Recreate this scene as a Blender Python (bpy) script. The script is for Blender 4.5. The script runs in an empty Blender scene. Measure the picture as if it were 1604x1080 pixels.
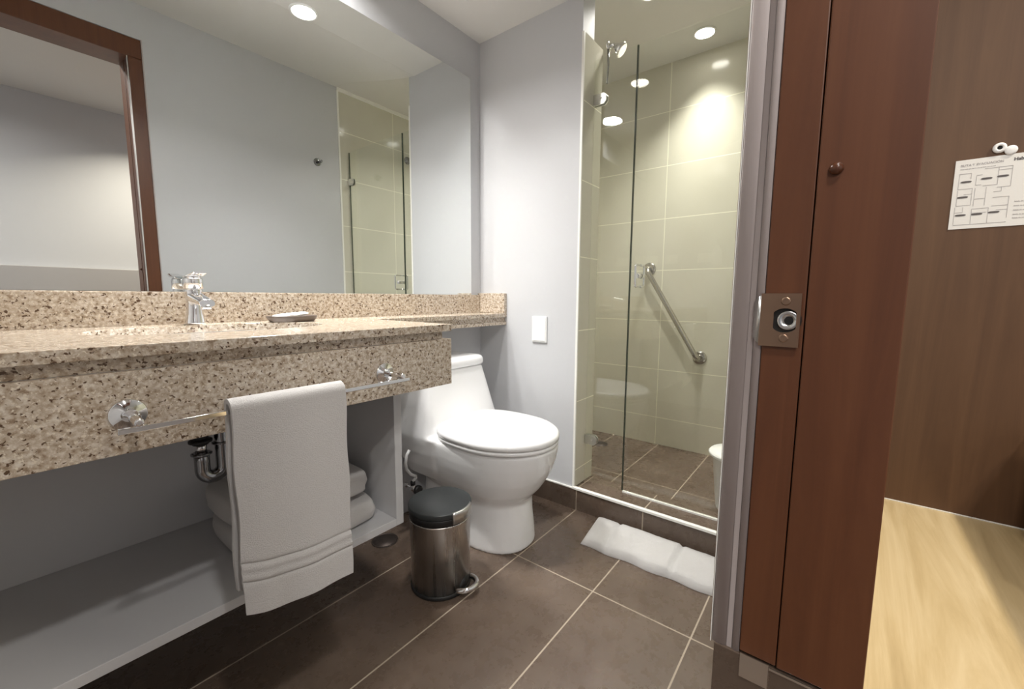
import bpy, bmesh, math, random
from mathutils import Vector, Matrix, noise
random.seed(4)
PI = math.pi
S = bpy.context.scene
COL = S.collection

# ------------------------------------------------------------------ camera
FPX = 656.702; YAW = 0.6622; PITCH = 0.1131; ROLL = -0.0056
cam_d = bpy.data.cameras.new('camera'); cam = bpy.data.objects.new('camera', cam_d); COL.objects.link(cam)
fw = Vector((math.cos(PITCH)*math.cos(YAW), math.cos(PITCH)*math.sin(YAW), -math.sin(PITCH)))
rt = Vector((math.sin(YAW), -math.cos(YAW), 0)); dn = fw.cross(rt)
Rr = math.cos(ROLL)*rt + math.sin(ROLL)*dn
Dd = -math.sin(ROLL)*rt + math.cos(ROLL)*dn
up = -Dd; back = -fw
cam.matrix_world = Matrix(((Rr.x, up.x, back.x, 0), (Rr.y, up.y, back.y, 0), (Rr.z, up.z, back.z, .94), (0, 0, 0, 1)))
cam_d.sensor_width = 36; cam_d.lens = FPX/1604*36; cam_d.clip_start = .02
S.camera = cam

# ------------------------------------------------------------------ light and exposure
S.view_settings.view_transform = 'Standard'; S.view_settings.look = 'None'
S.view_settings.gamma = 1; S.view_settings.use_curve_mapping = False
S.view_settings.exposure = 0.12
S.cycles.use_denoising = True
S.cycles.max_bounces = 12; S.cycles.diffuse_bounces = 6; S.cycles.glossy_bounces = 8; S.cycles.transparent_max_bounces = 24
S.cycles.caustics_reflective = True; S.cycles.blur_glossy = 0.0
S.cycles.sample_clamp_indirect = 0
S.cycles.use_guiding = True; S.cycles.use_surface_guiding = True; S.cycles.use_volume_guiding = False; S.cycles.guiding_training_samples = 128
wd = bpy.data.worlds.new('world'); S.world = wd; wd.use_nodes = True
wd.node_tree.nodes['Background'].inputs[0].default_value = (.75, .85, 1, 1)
wd.node_tree.nodes['Background'].inputs[1].default_value = .35

def disc_lamp(name, x, y, z, power, size=.085, col=(1, .98, .955), spread=150):
    d = bpy.data.lights.new(name, 'AREA'); d.shape = 'DISK'; d.size = size; d.energy = power; d.color = col; d.spread = math.radians(spread)
    o = bpy.data.objects.new(name, d); COL.objects.link(o); o.location = (x, y, z)
    return o
LAMP = dict(vanity=(.60, 1.30, 2.126), middle=(.961, .969, 2.126), shower=(2.46, .66, 2.31), corridor=(1.0, -1.05, 2.31), fill_hall=(-.9, -.9, 2.31), fill_doorway=(.06, -.36, 2.31), fill_shower=(2.0, .78, 2.31))
disc_lamp('downlight_beam', *LAMP['vanity'][:2], 2.115, 13.5, .13, spread=155)
disc_lamp('downlight_beam', *LAMP['middle'][:2], 2.115, 5.0, .13, spread=108)
disc_lamp('downlight_beam', *LAMP['shower'][:2], 2.299, 4.0, .10, (1, .97, .90), spread=85)
disc_lamp('downlight_beam', *LAMP['fill_shower'][:2], 2.299, 6.0, .06, (1, .97, .90), spread=125)  # added lamp out of view, fills the shower and shades the grab rail
disc_lamp('downlight_beam', *LAMP['corridor'][:2], 2.299, 17, .12, (1, .90, .74), spread=130)
disc_lamp('downlight_beam', *LAMP['fill_doorway'][:2], 2.299, 11, .12, (1, .97, .94), spread=165)  # added lamp out of view, brightens towel and apron through the doorway
disc_lamp('downlight_beam', *LAMP['fill_hall'][:2], 2.299, 20, .12, (1, .96, .90), spread=165)  # added lamp out of view, brightens the corridor seen in the mirror

# ------------------------------------------------------------------ node helpers
def mat(name, color=(.8, .8, .8), rough=.5, metal=0., spec=.5, coat=0.):
    m = bpy.data.materials.new(name); m.use_nodes = True
    b = m.node_tree.nodes['Principled BSDF']
    b.inputs['Base Color'].default_value = (*color, 1); b.inputs['Roughness'].default_value = rough
    b.inputs['Metallic'].default_value = metal; b.inputs['Specular IOR Level'].default_value = spec
    b.inputs['Coat Weight'].default_value = coat
    return m
class NT:
    def __init__(s, m):
        s.m = m; s.t = m.node_tree; s.n = s.t.nodes; s.l = s.t.links; s.b = s.n.get('Principled BSDF')
        s.tc = s.n.new('ShaderNodeTexCoord')
        s.sep = s.n.new('ShaderNodeSeparateXYZ'); s.l.new(s.tc.outputs['Object'], s.sep.inputs[0])
    def ax(s, i): return s.sep.outputs[i]
    def put(s, sock, v):
        if isinstance(v, (int, float)): sock.default_value = v
        elif isinstance(v, tuple): sock.default_value = v if len(v) == 4 else (*v, 1)
        else: s.l.new(v, sock)
    def math(s, op, a, b=0., c=0.):
        n = s.n.new('ShaderNodeMath'); n.operation = op
        s.put(n.inputs[0], a); s.put(n.inputs[1], b); s.put(n.inputs[2], c); return n.outputs[0]
    def noise(s, scale, detail=4, rough=.5, stretch=None, dist=0.):
        n = s.n.new('ShaderNodeTexNoise'); n.inputs['Scale'].default_value = scale; n.inputs['Detail'].default_value = detail
        n.inputs['Roughness'].default_value = rough; n.inputs['Distortion'].default_value = dist
        if stretch:
            mp = s.n.new('ShaderNodeMapping'); mp.inputs['Scale'].default_value = stretch
            s.l.new(s.tc.outputs['Object'], mp.inputs[0]); s.l.new(mp.outputs[0], n.inputs['Vector'])
        else: s.l.new(s.tc.outputs['Object'], n.inputs['Vector'])
        return n.outputs['Fac']
    def voro(s, scale, feat='F1', stretch=None):
        n = s.n.new('ShaderNodeTexVoronoi'); n.inputs['Scale'].default_value = scale; n.feature = feat
        s.l.new(s.tc.outputs['Object'], n.inputs['Vector']); return n
    def ramp(s, f, stops, interp='LINEAR'):
        n = s.n.new('ShaderNodeValToRGB'); n.color_ramp.interpolation = interp; e = n.color_ramp.elements
        while len(e) < len(stops): e.new(.5)
        for el, (p, c) in zip(e, stops): el.position = p; el.color = (*c, 1) if len(c) == 3 else c
        s.l.new(f, n.inputs[0]); return n.outputs[0]
    def mix(s, f, a, b):
        n = s.n.new('ShaderNodeMix'); n.data_type = 'RGBA'
        s.put(n.inputs[0], f); s.put(n.inputs[6], a); s.put(n.inputs[7], b); return n.outputs[2]
    def line(s, axis, off, period, width):
        """1 on a grout line at off + k*period along the axis"""
        u = s.math('DIVIDE', s.math('SUBTRACT', s.ax(axis), off), period)
        f = s.math('FRACT', s.math('ADD', u, 100.5))
        d = s.math('ABSOLUTE', s.math('SUBTRACT', f, .5))
        return s.math('LESS_THAN', d, width/period/2)
    def cell(s, axis, off, period):
        return s.math('FLOOR', s.math('ADD', s.math('DIVIDE', s.math('SUBTRACT', s.ax(axis), off), period), 100.))
    def bump(s, h, strength=.3, dist=.002):
        n = s.n.new('ShaderNodeBump'); n.inputs['Strength'].default_value = strength; n.inputs['Distance'].default_value = dist
        s.put(n.inputs['Height'], h); s.l.new(n.outputs[0], s.b.inputs['Normal'])
    def color(s, v): s.put(s.b.inputs['Base Color'], v)
    def rough(s, v): s.put(s.b.inputs['Roughness'], v)

def paint(name, c, r=.55):
    m = mat(name, c, r); t = NT(m)
    n = t.noise(60, 3); t.color(t.mix(t.math('MULTIPLY', n, .12), c, tuple(x*.9 for x in c))); t.bump(t.noise(350, 2), .06, .0006); return m
M = {}
M['wall'] = paint('wall_paint', (.565, .57, .585))
M['ceiling'] = paint('ceiling_paint', (.70, .69, .665), .7)
M['trim_white'] = mat('white_trim', (.86, .85, .80), .3)
M['cabinet'] = paint('white_laminate', (.56, .56, .57), .35)
def brown_tile(name, grout_axes, flat_axis_noise=(9, 9, 9)):
    m = mat(name, (.1, .07, .05), .32); t = NT(m)
    n1 = t.noise(3.2, 6, .6); n2 = t.noise(22, 5, .65)
    base = t.ramp(n1, [(.3, (.084, .056, .040)), (.55, (.122, .087, .065)), (.75, (.165, .123, .096))])
    base = t.mix(t.math('MULTIPLY', n2, .45), base, (.145, .108, .082))
    g = None
    for a, off, per in grout_axes:
        l = t.line(a, off, per, .0042); g = l if g is None else t.math('MAXIMUM', g, l)
    t.color(t.mix(g, base, (.42, .35, .27)))
    t.rough(t.mix(g, t.ramp(n2, [(.3, (.20,)*3), (.7, (.38,)*3)]), (.8,)*3))
    t.bump(t.math('SUBTRACT', t.math('MULTIPLY', n2, .25), g), .35, .001)
    return m
M['floor'] = brown_tile('brown_floor_tile', [(1, .26, .3005), (0, 1.148, 1.2)])
M['shower_floor'] = brown_tile('brown_shower_tile', [(1, .26, .3005), (0, 2.05, .6)])
M['base_tile'] = brown_tile('brown_skirting_tile', [(1, .26, .3005)])
def cream_tile(name, ax, off, per):
    m = mat(name, (.5, .48, .38), .12, spec=.6); t = NT(m)
    n1 = t.noise(2.2, 4, .5); n2 = t.noise(30, 4, .6)
    base = t.ramp(n1, [(.3, (.585, .565, .47)), (.7, (.665, .645, .545))])
    base = t.mix(t.math('MULTIPLY', n2, .25), base, (.615, .59, .50))
    g = t.math('MAXIMUM', t.line(2, .177, .3105, .004), t.line(ax, off, per, .004))
    t.color(t.mix(g, base, (.86, .84, .70))); t.rough(t.mix(g, (.13,)*3, (.7,)*3))
    t.bump(t.math('MULTIPLY', g, -1.), .25, .001); return m
M['tile_back'] = cream_tile('cream_tile_back', 1, .883, .61)
M['tile_side'] = cream_tile('cream_tile_side', 0, 2.043, .6)
def granite():
    m = mat('speckled_granite', (.4, .3, .2), .14, spec=.55); t = NT(m)
    a = t.noise(110, 4, .6, dist=.2); b = t.noise(190, 3, .6); c = t.noise(150, 2, .5, dist=.3); d = t.noise(9, 3)
    base = t.ramp(a, [(.34, (.26, .19, .13)), (.44, (.43, .35, .265)), (.56, (.56, .485, .40)), (.68, (.72, .67, .59))])
    base = t.mix(t.math('MULTIPLY', d, .25), base, (.40, .31, .22))
    base = t.mix(t.ramp(b, [(.58, (0,)*3), (.64, (1,)*3)]), base, (.70, .63, .52))
    base = t.mix(t.ramp(c, [(.60, (0,)*3), (.66, (1,)*3)]), base, (.10, .058, .032))
    t.color(base); t.rough(t.mix(b, (.10,)*3, (.2,)*3)); return m
M['granite'] = granite()
def wood(name, cols, rough=.35, stretch=(1, 1, .06), sc=30, coat=0.):
    m = mat(name, cols[1], rough, coat=coat); t = NT(m)
    n = t.noise(sc, 6, .65, stretch, .8); n2 = t.noise(sc*4, 4, .6, tuple(x*(1 if x < .5 else 1.6) for x in stretch)); n3 = t.noise(4, 3)
    c = t.ramp(n, [(.28, cols[0]), (.5, cols[1]), (.74, cols[2])])
    c = t.mix(t.math('MULTIPLY', n2, .35), c, cols[0]); c = t.mix(t.math('MULTIPLY', n3, .25), c, cols[2])
    t.color(c); t.bump(n2, .06, .0006); return m
M['jamb'] = wood('reddish_brown_wood', [(.088, .028, .010), (.122, .041, .015), (.158, .058, .022)], .42)
M['panel'] = wood('dark_brown_veneer', [(.070, .031, .012), (.105, .050, .021), (.145, .074, .033)], .6, sc=22)
M['bench'] = wood('pale_oak_laminate', [(.36, .25, .11), (.56, .43, .23), (.76, .63, .40)], .35, (.10, 1, 1), 14)
M['grey_trim'] = mat('grey_painted_trim', (.47, .41, .395), .5)
M['chrome'] = mat('polished_chrome', (.86, .86, .87), .06, 1.)
M['satin'] = mat('satin_chrome', (.72, .72, .70), .28, 1.)
M['steel'] = mat('brushed_steel', (.66, .63, .60), .3, 1.)
t_ = NT(M['steel']); t_.rough(t_.ramp(t_.noise(60, 4, .6, (1, 1, .02)), [(.3, (.22,)*3), (.7, (.38,)*3)]))
M['bronze_steel'] = mat('bronze_tinted_steel', (.40, .27, .19), .35, 1.)
M['bronze_steel'].node_tree.nodes['Principled BSDF'].inputs['Roughness'].default_value = .33
M['ceramic'] = mat('white_ceramic', (.84, .84, .84), .07, spec=.6)
M['seat'] = mat('white_seat_plastic', (.88, .88, .88), .14)
M['plastic'] = mat('white_plastic', (.86, .86, .85), .3)
M['black_plastic'] = mat('dark_grey_plastic', (.030, .034, .035), .38)
M['black'] = mat('black_plastic', (.012, .012, .012), .45)
M['dark'] = mat('dark_void', (.006, .005, .004), .8)
M['rail_steel'] = mat('grab_rail_steel', (.50, .48, .44), .22, 1.)
M['drain'] = mat('tarnished_drain_metal', (.10, .08, .07), .5, .8)
M['dish'] = mat('grey_stoneware', (.13, .10, .08), .4)
M['soap'] = mat('white_soap_wrapper', (.88, .87, .84), .5)
M['paper'] = mat('matt_paper', (.78, .77, .74), .55)
M['ink'] = mat('grey_ink', (.10, .09, .09), .7)
M['ink_light'] = mat('pale_grey_ink', (.42, .40, .40), .7)
M['headboard'] = paint('grey_panel_paint', (.40, .385, .38))
M['brown_cap'] = mat('brown_plastic', (.10, .035, .016), .25)
M['darkchrome'] = mat('old_chrome', (.32, .32, .33), .12, 1.)
def towel_mat(name, c):
    m = mat(name, c, .95, spec=.1); t = NT(m)
    m.node_tree.nodes['Principled BSDF'].inputs['Sheen Weight'].default_value = .25
    n = t.noise(420, 3, .7); n2 = t.noise(1100, 2, .7)
    t.color(t.mix(n, tuple(x*.93 for x in c), c)); t.bump(t.math('ADD', n, n2), .9, .004); return m
M['towel'] = towel_mat('white_terry', (.90, .87, .845))
def mirror_mat():
    m = mat('mirror_silver', (.84, .865, .855), 0.0, 1.); return m
M['mirror'] = mirror_mat()
def glass_mat():
    m = bpy.data.materials.new('clear_glass'); m.use_nodes = True; n = m.node_tree.nodes; l = m.node_tree.links; n.clear()
    o = n.new('ShaderNodeOutputMaterial'); tr = n.new('ShaderNodeBsdfTransparent'); tr.inputs[0].default_value = (.975, .985, .972, 1)
    gl = n.new('ShaderNodeBsdfGlossy'); gl.inputs['Roughness'].default_value = 0.0; gl.inputs[0].default_value = (1, 1, 1, 1)
    fr = n.new('ShaderNodeFresnel'); ge = n.new('ShaderNodeNewGeometry'); mr = n.new('ShaderNodeMapRange')
    mr.inputs['To Min'].default_value = 1.5; mr.inputs['To Max'].default_value = 1/1.5; l.new(ge.outputs['Backfacing'], mr.inputs['Value']); l.new(mr.outputs[0], fr.inputs[0]); mx = n.new('ShaderNodeMixShader')
    l.new(fr.outputs[0], mx.inputs[0]); l.new(tr.outputs[0], mx.inputs[1]); l.new(gl.outputs[0], mx.inputs[2]); l.new(mx.outputs[0], o.inputs[0]); return m
M['glass'] = glass_mat()
M['glass_edge'] = mat('green_glass_edge', (.035, .05, .035), .15)
def emis(name, c, s):
    m = mat(name, c); b = m.node_tree.nodes['Principled BSDF']; b.inputs['Emission Color'].default_value = (*c, 1); b.inputs['Emission Strength'].default_value = s; return m
M['lamp_glow'] = emis('lamp_lens', (1, .96, .9), 14)

# ------------------------------------------------------------------ mesh helpers
class MB:
    def __init__(s): s.v = []; s.f = []; s.sm = []
    def add(s, vs, fs, smooth=False):
        o = len(s.v); s.v += [tuple(v) for v in vs]; s.f += [tuple(i+o for i in f) for f in fs]; s.sm += [smooth]*len(fs); return s
    def box(s, x0, x1, y0, y1, z0, z1):
        v = [(x, y, z) for x in (x0, x1) for y in (y0, y1) for z in (z0, z1)]
        return s.add(v, [(0, 1, 3, 2), (4, 6, 7, 5), (0, 4, 5, 1), (2, 3, 7, 6), (0, 2, 6, 4), (1, 5, 7, 3)])
    def loft(s, rings, cap=(True, True), smooth=True, closed=False):
        n = len(rings[0]); vs = [p for r in rings for p in r]; fs = []
        m = len(rings)
        for i in range(m if closed else m-1):
            for j in range(n): fs.append((i*n+j, i*n+(j+1) % n, ((i+1) % m)*n+(j+1) % n, ((i+1) % m)*n+j))
        s.add(vs, fs, smooth)
        if not closed:
            b = len(s.v)-len(vs)
            if cap[0]: s.f.append(tuple(b+j for j in reversed(range(n)))); s.sm.append(False)
            if cap[1]: s.f.append(tuple(b+(m-1)*n+j for j in range(n))); s.sm.append(False)
        return s
    def tube(s, pts, r, n=16, cap=(True, True)):
        pts = [Vector(p) for p in pts]; rs = r if isinstance(r, (list, tuple)) else [r]*len(pts)
        d0 = (pts[1]-pts[0]).normalized(); u = d0.orthogonal().normalized(); rings = []
        for i, p in enumerate(pts):
            d = (pts[min(i+1, len(pts)-1)]-pts[max(i-1, 0)]).normalized()
            u = (u-d*u.dot(d)).normalized(); w = d.cross(u)
            rings.append([p+(u*math.cos(2*PI*j/n)+w*math.sin(2*PI*j/n))*rs[i] for j in range(n)])
        return s.loft(rings, cap)
    def lathe(s, c, axis, prof, n=32, cap=(True, True)):
        """prof: list of (distance along axis, radius)"""
        c = Vector(c); a = Vector(axis).normalized(); u = a.orthogonal().normalized(); w = a.cross(u)
        return s.loft([[c+a*h+(u*math.cos(2*PI*j/n)+w*math.sin(2*PI*j/n))*r for j in range(n)] for h, r in prof], cap)
    def build(s, name, m, parent=None, bevel=0., seg=2, subd=0, auto=False, recalc=True):
        me = bpy.data.meshes.new(name); me.from_pydata(s.v, [], s.f); me.update()
        for p, q in zip(me.polygons, s.sm): p.use_smooth = q
        if recalc:
            b = bmesh.new(); b.from_mesh(me); bmesh.ops.recalc_face_normals(b, faces=b.faces); b.to_mesh(me); b.free()
        ms = m if isinstance(m, (list, tuple)) else [m]
        for x in ms: me.materials.append(M[x])
        o = bpy.data.objects.new(name, me); COL.objects.link(o)
        if parent is not None:
            o.parent = parent; loc = Vector(parent.location); pp = parent
            while pp.parent is not None: pp = pp.parent; loc = loc+Vector(pp.location)
            o.matrix_parent_inverse = Matrix.Translation(-loc) if parent.type == 'EMPTY' else Matrix.Identity(4)
        if bevel:
            md = o.modifiers.new('bevel', 'BEVEL'); md.width = bevel; md.segments = seg; md.limit_method = 'ANGLE'; md.angle_limit = math.radians(40)
            md.harden_normals = False
        if subd:
            md = o.modifiers.new('sub', 'SUBSURF'); md.levels = subd; md.render_levels = subd
        return o
def tag(o, label=None, cat=None, group=None, kind=None):
    if label: o['label'] = label
    if cat: o['category'] = cat
    if group: o['group'] = group
    if kind: o['kind'] = kind
    return o
def empty(name, loc, label, cat, group=None):
    o = bpy.data.objects.new(name, None); COL.objects.link(o); o.location = loc; o.empty_display_size = .05
    return tag(o, label, cat, group)
def struct(name, mb, m, parent=None, **k):
    o = mb.build(name, m, parent, **k); o['kind'] = 'structure'; return o
def arc(c, r, a0, a1, u, w, n=10):
    c = Vector(c); u = Vector(u); w = Vector(w)
    return [c+(u*math.cos(a0+(a1-a0)*i/n)+w*math.sin(a0+(a1-a0)*i/n))*r for i in range(n+1)]
def super_ring(cx, cy, z, rx, yf, yb, ef=2., eb=2., n=48):
    """horizontal outline: front end at yf (smaller y), back end at yb; exponents set roundness"""
    out = []
    for j in range(n):
        a = 2*PI*j/n; ca, sa = math.cos(a), math.sin(a); e = ef if sa < 0 else eb
        k = (abs(ca)**e+abs(sa)**e)**(-1/e); ry = (cy-yf) if sa < 0 else (yb-cy)
        out.append((cx+rx*k*ca, cy+ry*k*sa, z))
    return out

# ------------------------------------------------------------------ the room
YM = 1.434; YR = .105; XF = 1.577; XI = 1.735; XB = 2.643; ZL = 2.126; ZC = 2.312; XN = -.45; JX = .546; YC = -1.62
struct('floor', MB().box(XN-.1, XF+.05, -.05, YM+.1, -.08, 0).box(-1.6, 1.5, YC-.1, -.05, -.08, 0), 'floor')
struct('floor_shower', MB().box(XF+.05, XB+.1, .0, YM+.1, -.08, 0), 'shower_floor')
# ceiling: low flat part by the mirror wall, rising towards the doorway wall
prof = [(YM+.1, ZL), (.93, ZL)] + [(.93-(.93-.10)*t, ZL+(ZC-ZL)*(t*t*(3-2*t)*.35+t*.65)) for t in [i/12 for i in range(1, 13)]] + [(-.05, ZC)]
cm = MB(); rings = []
for x in (XN-.1, XF): rings.append([(x, y, z) for y, z in prof] + [(x, -.05, 2.45), (x, YM+.1, 2.45)])
cm.loft(rings, smooth=False); struct('ceiling', cm, 'ceiling')
struct('ceiling_shower', MB().box(XF+.001, XB+.1, -.05, YM+.1, ZC, 2.45), 'ceiling')
struct('ceiling_corridor', MB().box(-1.7, 1.5, YC-.1, -.051, ZC, 2.45), 'ceiling')
struct('wall_mirror_side', MB().box(XN-.1, XF, YM, YM+.1, -.05, 2.4), 'wall')
struct('wall_far', MB().box(XF, XI-.001, .882, YM+.1, .1, 1.985).box(XF, 1.672, .882, YM+.1, 1.985, 2.4), 'wall')
struct('wall_near', MB().box(XN-.1, XN, -.05, YM, 0, 2.4), 'wall')
# wall with the doorway
wr = MB().box(JX+.061, 1.606, -.05, YR, .0, 2.4).box(XN, -.34, -.05, YR, 0, 2.4).box(-.34, JX+.061, -.05, YR, 2.15, 2.4)
struct('wall_right', wr, 'wall')
struct('wall_right_tiled', MB().box(1.6065, XB+.1, -.05, YR-.002, 0, 2.4), 'tile_side')
struct('trim_1', MB().box(1.600, 1.612, YR-.004, YR+.003, .1, 2.3), 'trim_white')
struct('trim_2', MB().box(1.60, XB, YR-.003, YR+.008, ZC-.022, ZC), 'trim_white')
struct('wall_shower_back', MB().box(XB, XB+.1, -.05, YM+.1, 0, 2.4), 'tile_back')
struct('wall_shower_side', MB().box(XI, XB, YM, YM+.1, 0, 2.4), 'tile_side')
# tiled end and inner face of the far wall, with a pale corner bead
struct('wall_far_tiled_end', MB().box(XF+.006, XI, .875, .8818, .1, 1.985).box(XI-.0008, XI+.006, .875, YM, .0, 1.985), 'tile_side')
struct('trim_3', MB().box(XF-.002, XF+.006, .8745, .884, .1, 1.985), 'trim_white')
# skirting and shower kerb
struct('baseboard_far', MB().box(XF-.004, XF+.02, .8785, YM, 0, .093).box(XF+.02, XI, .8785, YM, 0, .1), 'base_tile')
kb = MB().box(XF-.004, XI, .10, .8783, 0, .0985)
struct('shower_kerb', kb, 'floor')
struct('trim_4', MB().box(XF-.009, XF+.008, .11, .8783, .093, .104).box(XF-.007, XF+.001, .8783, YM, .093, .1005), 'trim_white', bevel=.002)
struct('baseboard_right', MB().box(JX+.065, XF-.005, YR, YR+.008, 0, .093), 'base_tile')
# corridor outside the doorway
struct('wall_corridor', MB().box(-1.6, 1.46, YC-.1, YC, 0, 2.4), 'wall')
struct('wall_corridor_end', MB().box(-1.7, -1.6, YC, -1.1, 0, 2.4), 'wall')
tag(MB().box(-.1, .90, YC+.001, YC+.045, 0, 1.135).build('low_panel', 'headboard', bevel=.004), 'low grey panel standing against the corridor wall, seen in the mirror', 'panel')

# ------------------------------------------------------------------ door frame
df = empty('door_frame', (JX, 0, 0), 'reddish brown wooden door frame with grey edge strip and metal strike plate', 'door frame')
df['kind'] = 'structure'
PL = .507
MB().box(JX, JX+.06, -.049, .0285, PL, 2.14).build('jamb_board', 'jamb', df, bevel=.0012)
MB().box(JX+.0015, JX+.06, .0295, .0675, PL, 2.14).build('jamb_edge_board', 'jamb', df, bevel=.0012)
# grey edge strip: two rounded ridges with a groove
pr = []
def ridge(y0, y1, depth, n=8): return [(JX+.004-depth*math.sin(PI*i/n)**.6, y0+(y1-y0)*i/n) for i in range(n+1)]
pr = [(JX+.004, .068)] + ridge(.068, .0762, .0022) + ridge(.0766, .0824, -.0016, 8) + ridge(.0828, .0995, .0024, 12) + [(JX+.004, .0995)]
g = MB(); g.loft([[(x, y, PL-.004) for x, y in pr], [(x, y, 2.14) for x, y in pr]], smooth=True); g.build('edge_strip', 'grey_trim', df)
MB().box(JX-.0005, JX+.0015, .0995, .1005, PL-.004, 2.1).build('edge_bead', 'trim_white', df)
# casing on the bathroom side: right upright and head
MB().box(JX+.0045, JX+.056, .0997, .1020, PL, 2.0615).build('casing', 'jamb', df, bevel=.003)
MB().box(JX+.0562, JX+.0605, .0997, .1060, PL, 2.153).build('casing_bead', 'grey_trim', df)
MB().box(-.34, JX+.056, -.049, .1022, 2.062, 2.149).build('head_board', 'jamb', df, bevel=.003)
MB().box(-.34, -.28, -.049, .1085, 0, 2.062).build('jamb_board', 'jamb', df, bevel=.0012)
# tiled plinth below the frame
MB().box(JX, JX+.061, -.049, .096, 0, PL-.004).build('plinth', 'floor', df, bevel=.001)
MB().box(JX-.0012, JX, .036, .066, PL-.032, PL-.001).build('glare_plate', 'satin', df)  # metal plate added for the pale patch and bright glare on the plinth
MB().box(JX-.0012, JX+.0, -.049, .0355, PL-.0065, PL-.0035).build('foot_strip', 'satin', df)
# strike plate
sp = MB(); zc = .916
def plate_with_hole(mb, x, y0, y1, z0, z1, hy, hz, ry, rz, flat, th):
    n = 64; outer = []; inner = []
    for i in range(n):
        a = 2*PI*i/n; c, s_ = math.cos(a), math.sin(a)
        k = min(((y1-y0)/2)/abs(c) if abs(c) > 1e-6 else 9, ((z1-z0)/2)/abs(s_) if abs(s_) > 1e-6 else 9)
        outer.append(((y0+y1)/2+k*c, (z0+z1)/2+k*s_))
        inner.append((hy+max(-flat, min(flat, ry*c)), hz+rz*s_))
    for (qy, qz) in ((y0, z0), (y1, z0), (y0, z1), (y1, z1)):
        i = min(range(n), key=lambda k: (outer[k][0]-qy)**2+(outer[k][1]-qz)**2); outer[i] = (qy, qz)
    vs = []
    for xx in (x, x+th):
        vs += [(xx, a, b) for a, b in outer] + [(xx, a, b) for a, b in inner]
    fs = []
    for i in range(n):
        j = (i+1) % n
        fs += [(i, j, n+j, n+i), (2*n+i, 3*n+i, 3*n+j, 2*n+j), (i, 2*n+i, 2*n+j, j), (n+i, n+j, 3*n+j, 3*n+i)]
    mb.add(vs, fs)
plate_with_hole(sp, JX-.0022, .033, .0705, .887, .9455, .047, zc, .014, .0133, .0105, .0018)
spo = sp.build('strike_plate', 'bronze_steel', df); spo['label'] = 'bronze tinted metal strike plate with two screws'
lip = MB(); rr = []
for i in range(9):
    t = i/8; rr.append([(JX-.0022+.0035*t*t, .0705+.0065*t, .890+.002*math.sin(t)+.006*t*t), (JX-.0022+.0035*t*t, .0705+.0065*t, .943-.006*t*t),
                        (JX-.0008+.0035*t*t, .0705+.0065*t, .943-.006*t*t), (JX-.0008+.0035*t*t, .0705+.0065*t, .890+.006*t*t)])
lip.loft(rr).build('strike_lip', 'satin', spo)
MB().lathe((JX-.0003, .047, zc), (-1, 0, 0), [(-.0006, .0155), (.0001, .0155)], 24).build('latch_hole', 'dark', spo)
MB().lathe((JX-.0005, .0440, zc), (-1, 0, 0), [(0, .0102), (.0008, .0102), (.0011, .0095), (.0011, .0052), (-.0002, .0050)], 28, (True, False)).build('latch_cup', 'satin', spo)
MB().lathe((JX-.0012, .0430, zc), (-1, 0, 0), [(0, .0046), (.0002, .0046)], 20).build('cup_hole', 'dark', spo)
for z in (.937, .8965):
    q = MB().lathe((JX-.0022, .047, z), (-1, 0, 0), [(0, .0046), (.0007, .0042), (.0009, .0030), (.0006, .0012)], 20)
    q.build('screw', 'bronze_steel', spo)
tag(MB().lathe((JX, .0135, 1.070), (-1, 0, 0), [(0, .0062), (.002, .0060), (.0042, .0048), (.0056, .0026), (.006, .0003)], 24).build('buffer_stud', 'brown_cap'),
    'small round brown plastic buffer on the wooden door jamb', 'door buffer')

# ------------------------------------------------------------------ corridor bench and panel, seen right of the frame
PX = 1.36
tag(MB().box(PX, PX+.03, -1.25, -.052, .447, 2.3).build('wardrobe_panel', 'panel'), 'tall dark brown veneer panel standing behind the pale wooden bench', 'panel')
bn = empty('bench', (1., -.5, 0), 'pale oak bench top in front of the dark brown panel', 'bench')
MB().box(.60, PX-.0005, -1.0, -.0515, .42, .445).build('bench_top', 'bench', bn, bevel=.002)
MB().box(PX-.003, PX-.0002, -1.0, -.0515, .4455, .4472).build('edge_seal', 'trim_white', bn)
MB().box(.66, .69, -.98, -.07, 0, .419).build('side_panel', 'bench', bn)
MB().box(1.30, 1.33, -.98, -.07, 0, .419).build('side_panel', 'bench', bn)

bxo = empty('shadow_caster_box', (1.1, -.5, .4455), 'unseen dark wooden box added on the pale bench to cast a shadow', 'box')  # box added out of view to throw the shadow on bench and panel
MB().box(.85, 1.34, -.80, -.345, .4455, .66).build('body', 'panel', bxo, bevel=.003)
MB().box(.845, 1.345, -.805, -.340, .6605, .675).build('lid', 'panel', bxo, bevel=.003)
# evacuation plan
ep = empty('evacuation_plan', (PX-.002, -.28, 1.17), 'white evacuation plan sheet pinned to the dark brown panel', 'sign')
P0 = Vector((PX-.0012, -.177, 1.095)); PW = .215; PH = .147
MB().box(PX-.0012, PX-.0002, -.177-PW, -.177, 1.095, 1.095+PH).build('sheet', 'paper', ep)
def pl(y, z): return (-.177-y*.137, 1.095+z*PH)      # y 0..1 from the left edge, z 0..1 up
def plan_box(mb, y0, z0, y1, z1, dx=.0016):
    a = pl(y0, z0); b = pl(y1, z1); mb.box(PX-.0012-(dx-.0012), PX-.0011, min(a[0], b[0]), max(a[0], b[0]), min(a[1], b[1]), max(a[1], b[1]))
pm = MB(); w_ = .0045
def seg(y0, z0, y1, z1):
    if y0 == y1: plan_box(pm, y0-w_/2, z0, y0+w_/2, z1)
    else: plan_box(pm, y0, z0-w_*.7, y1, z0+w_*.7)
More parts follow.
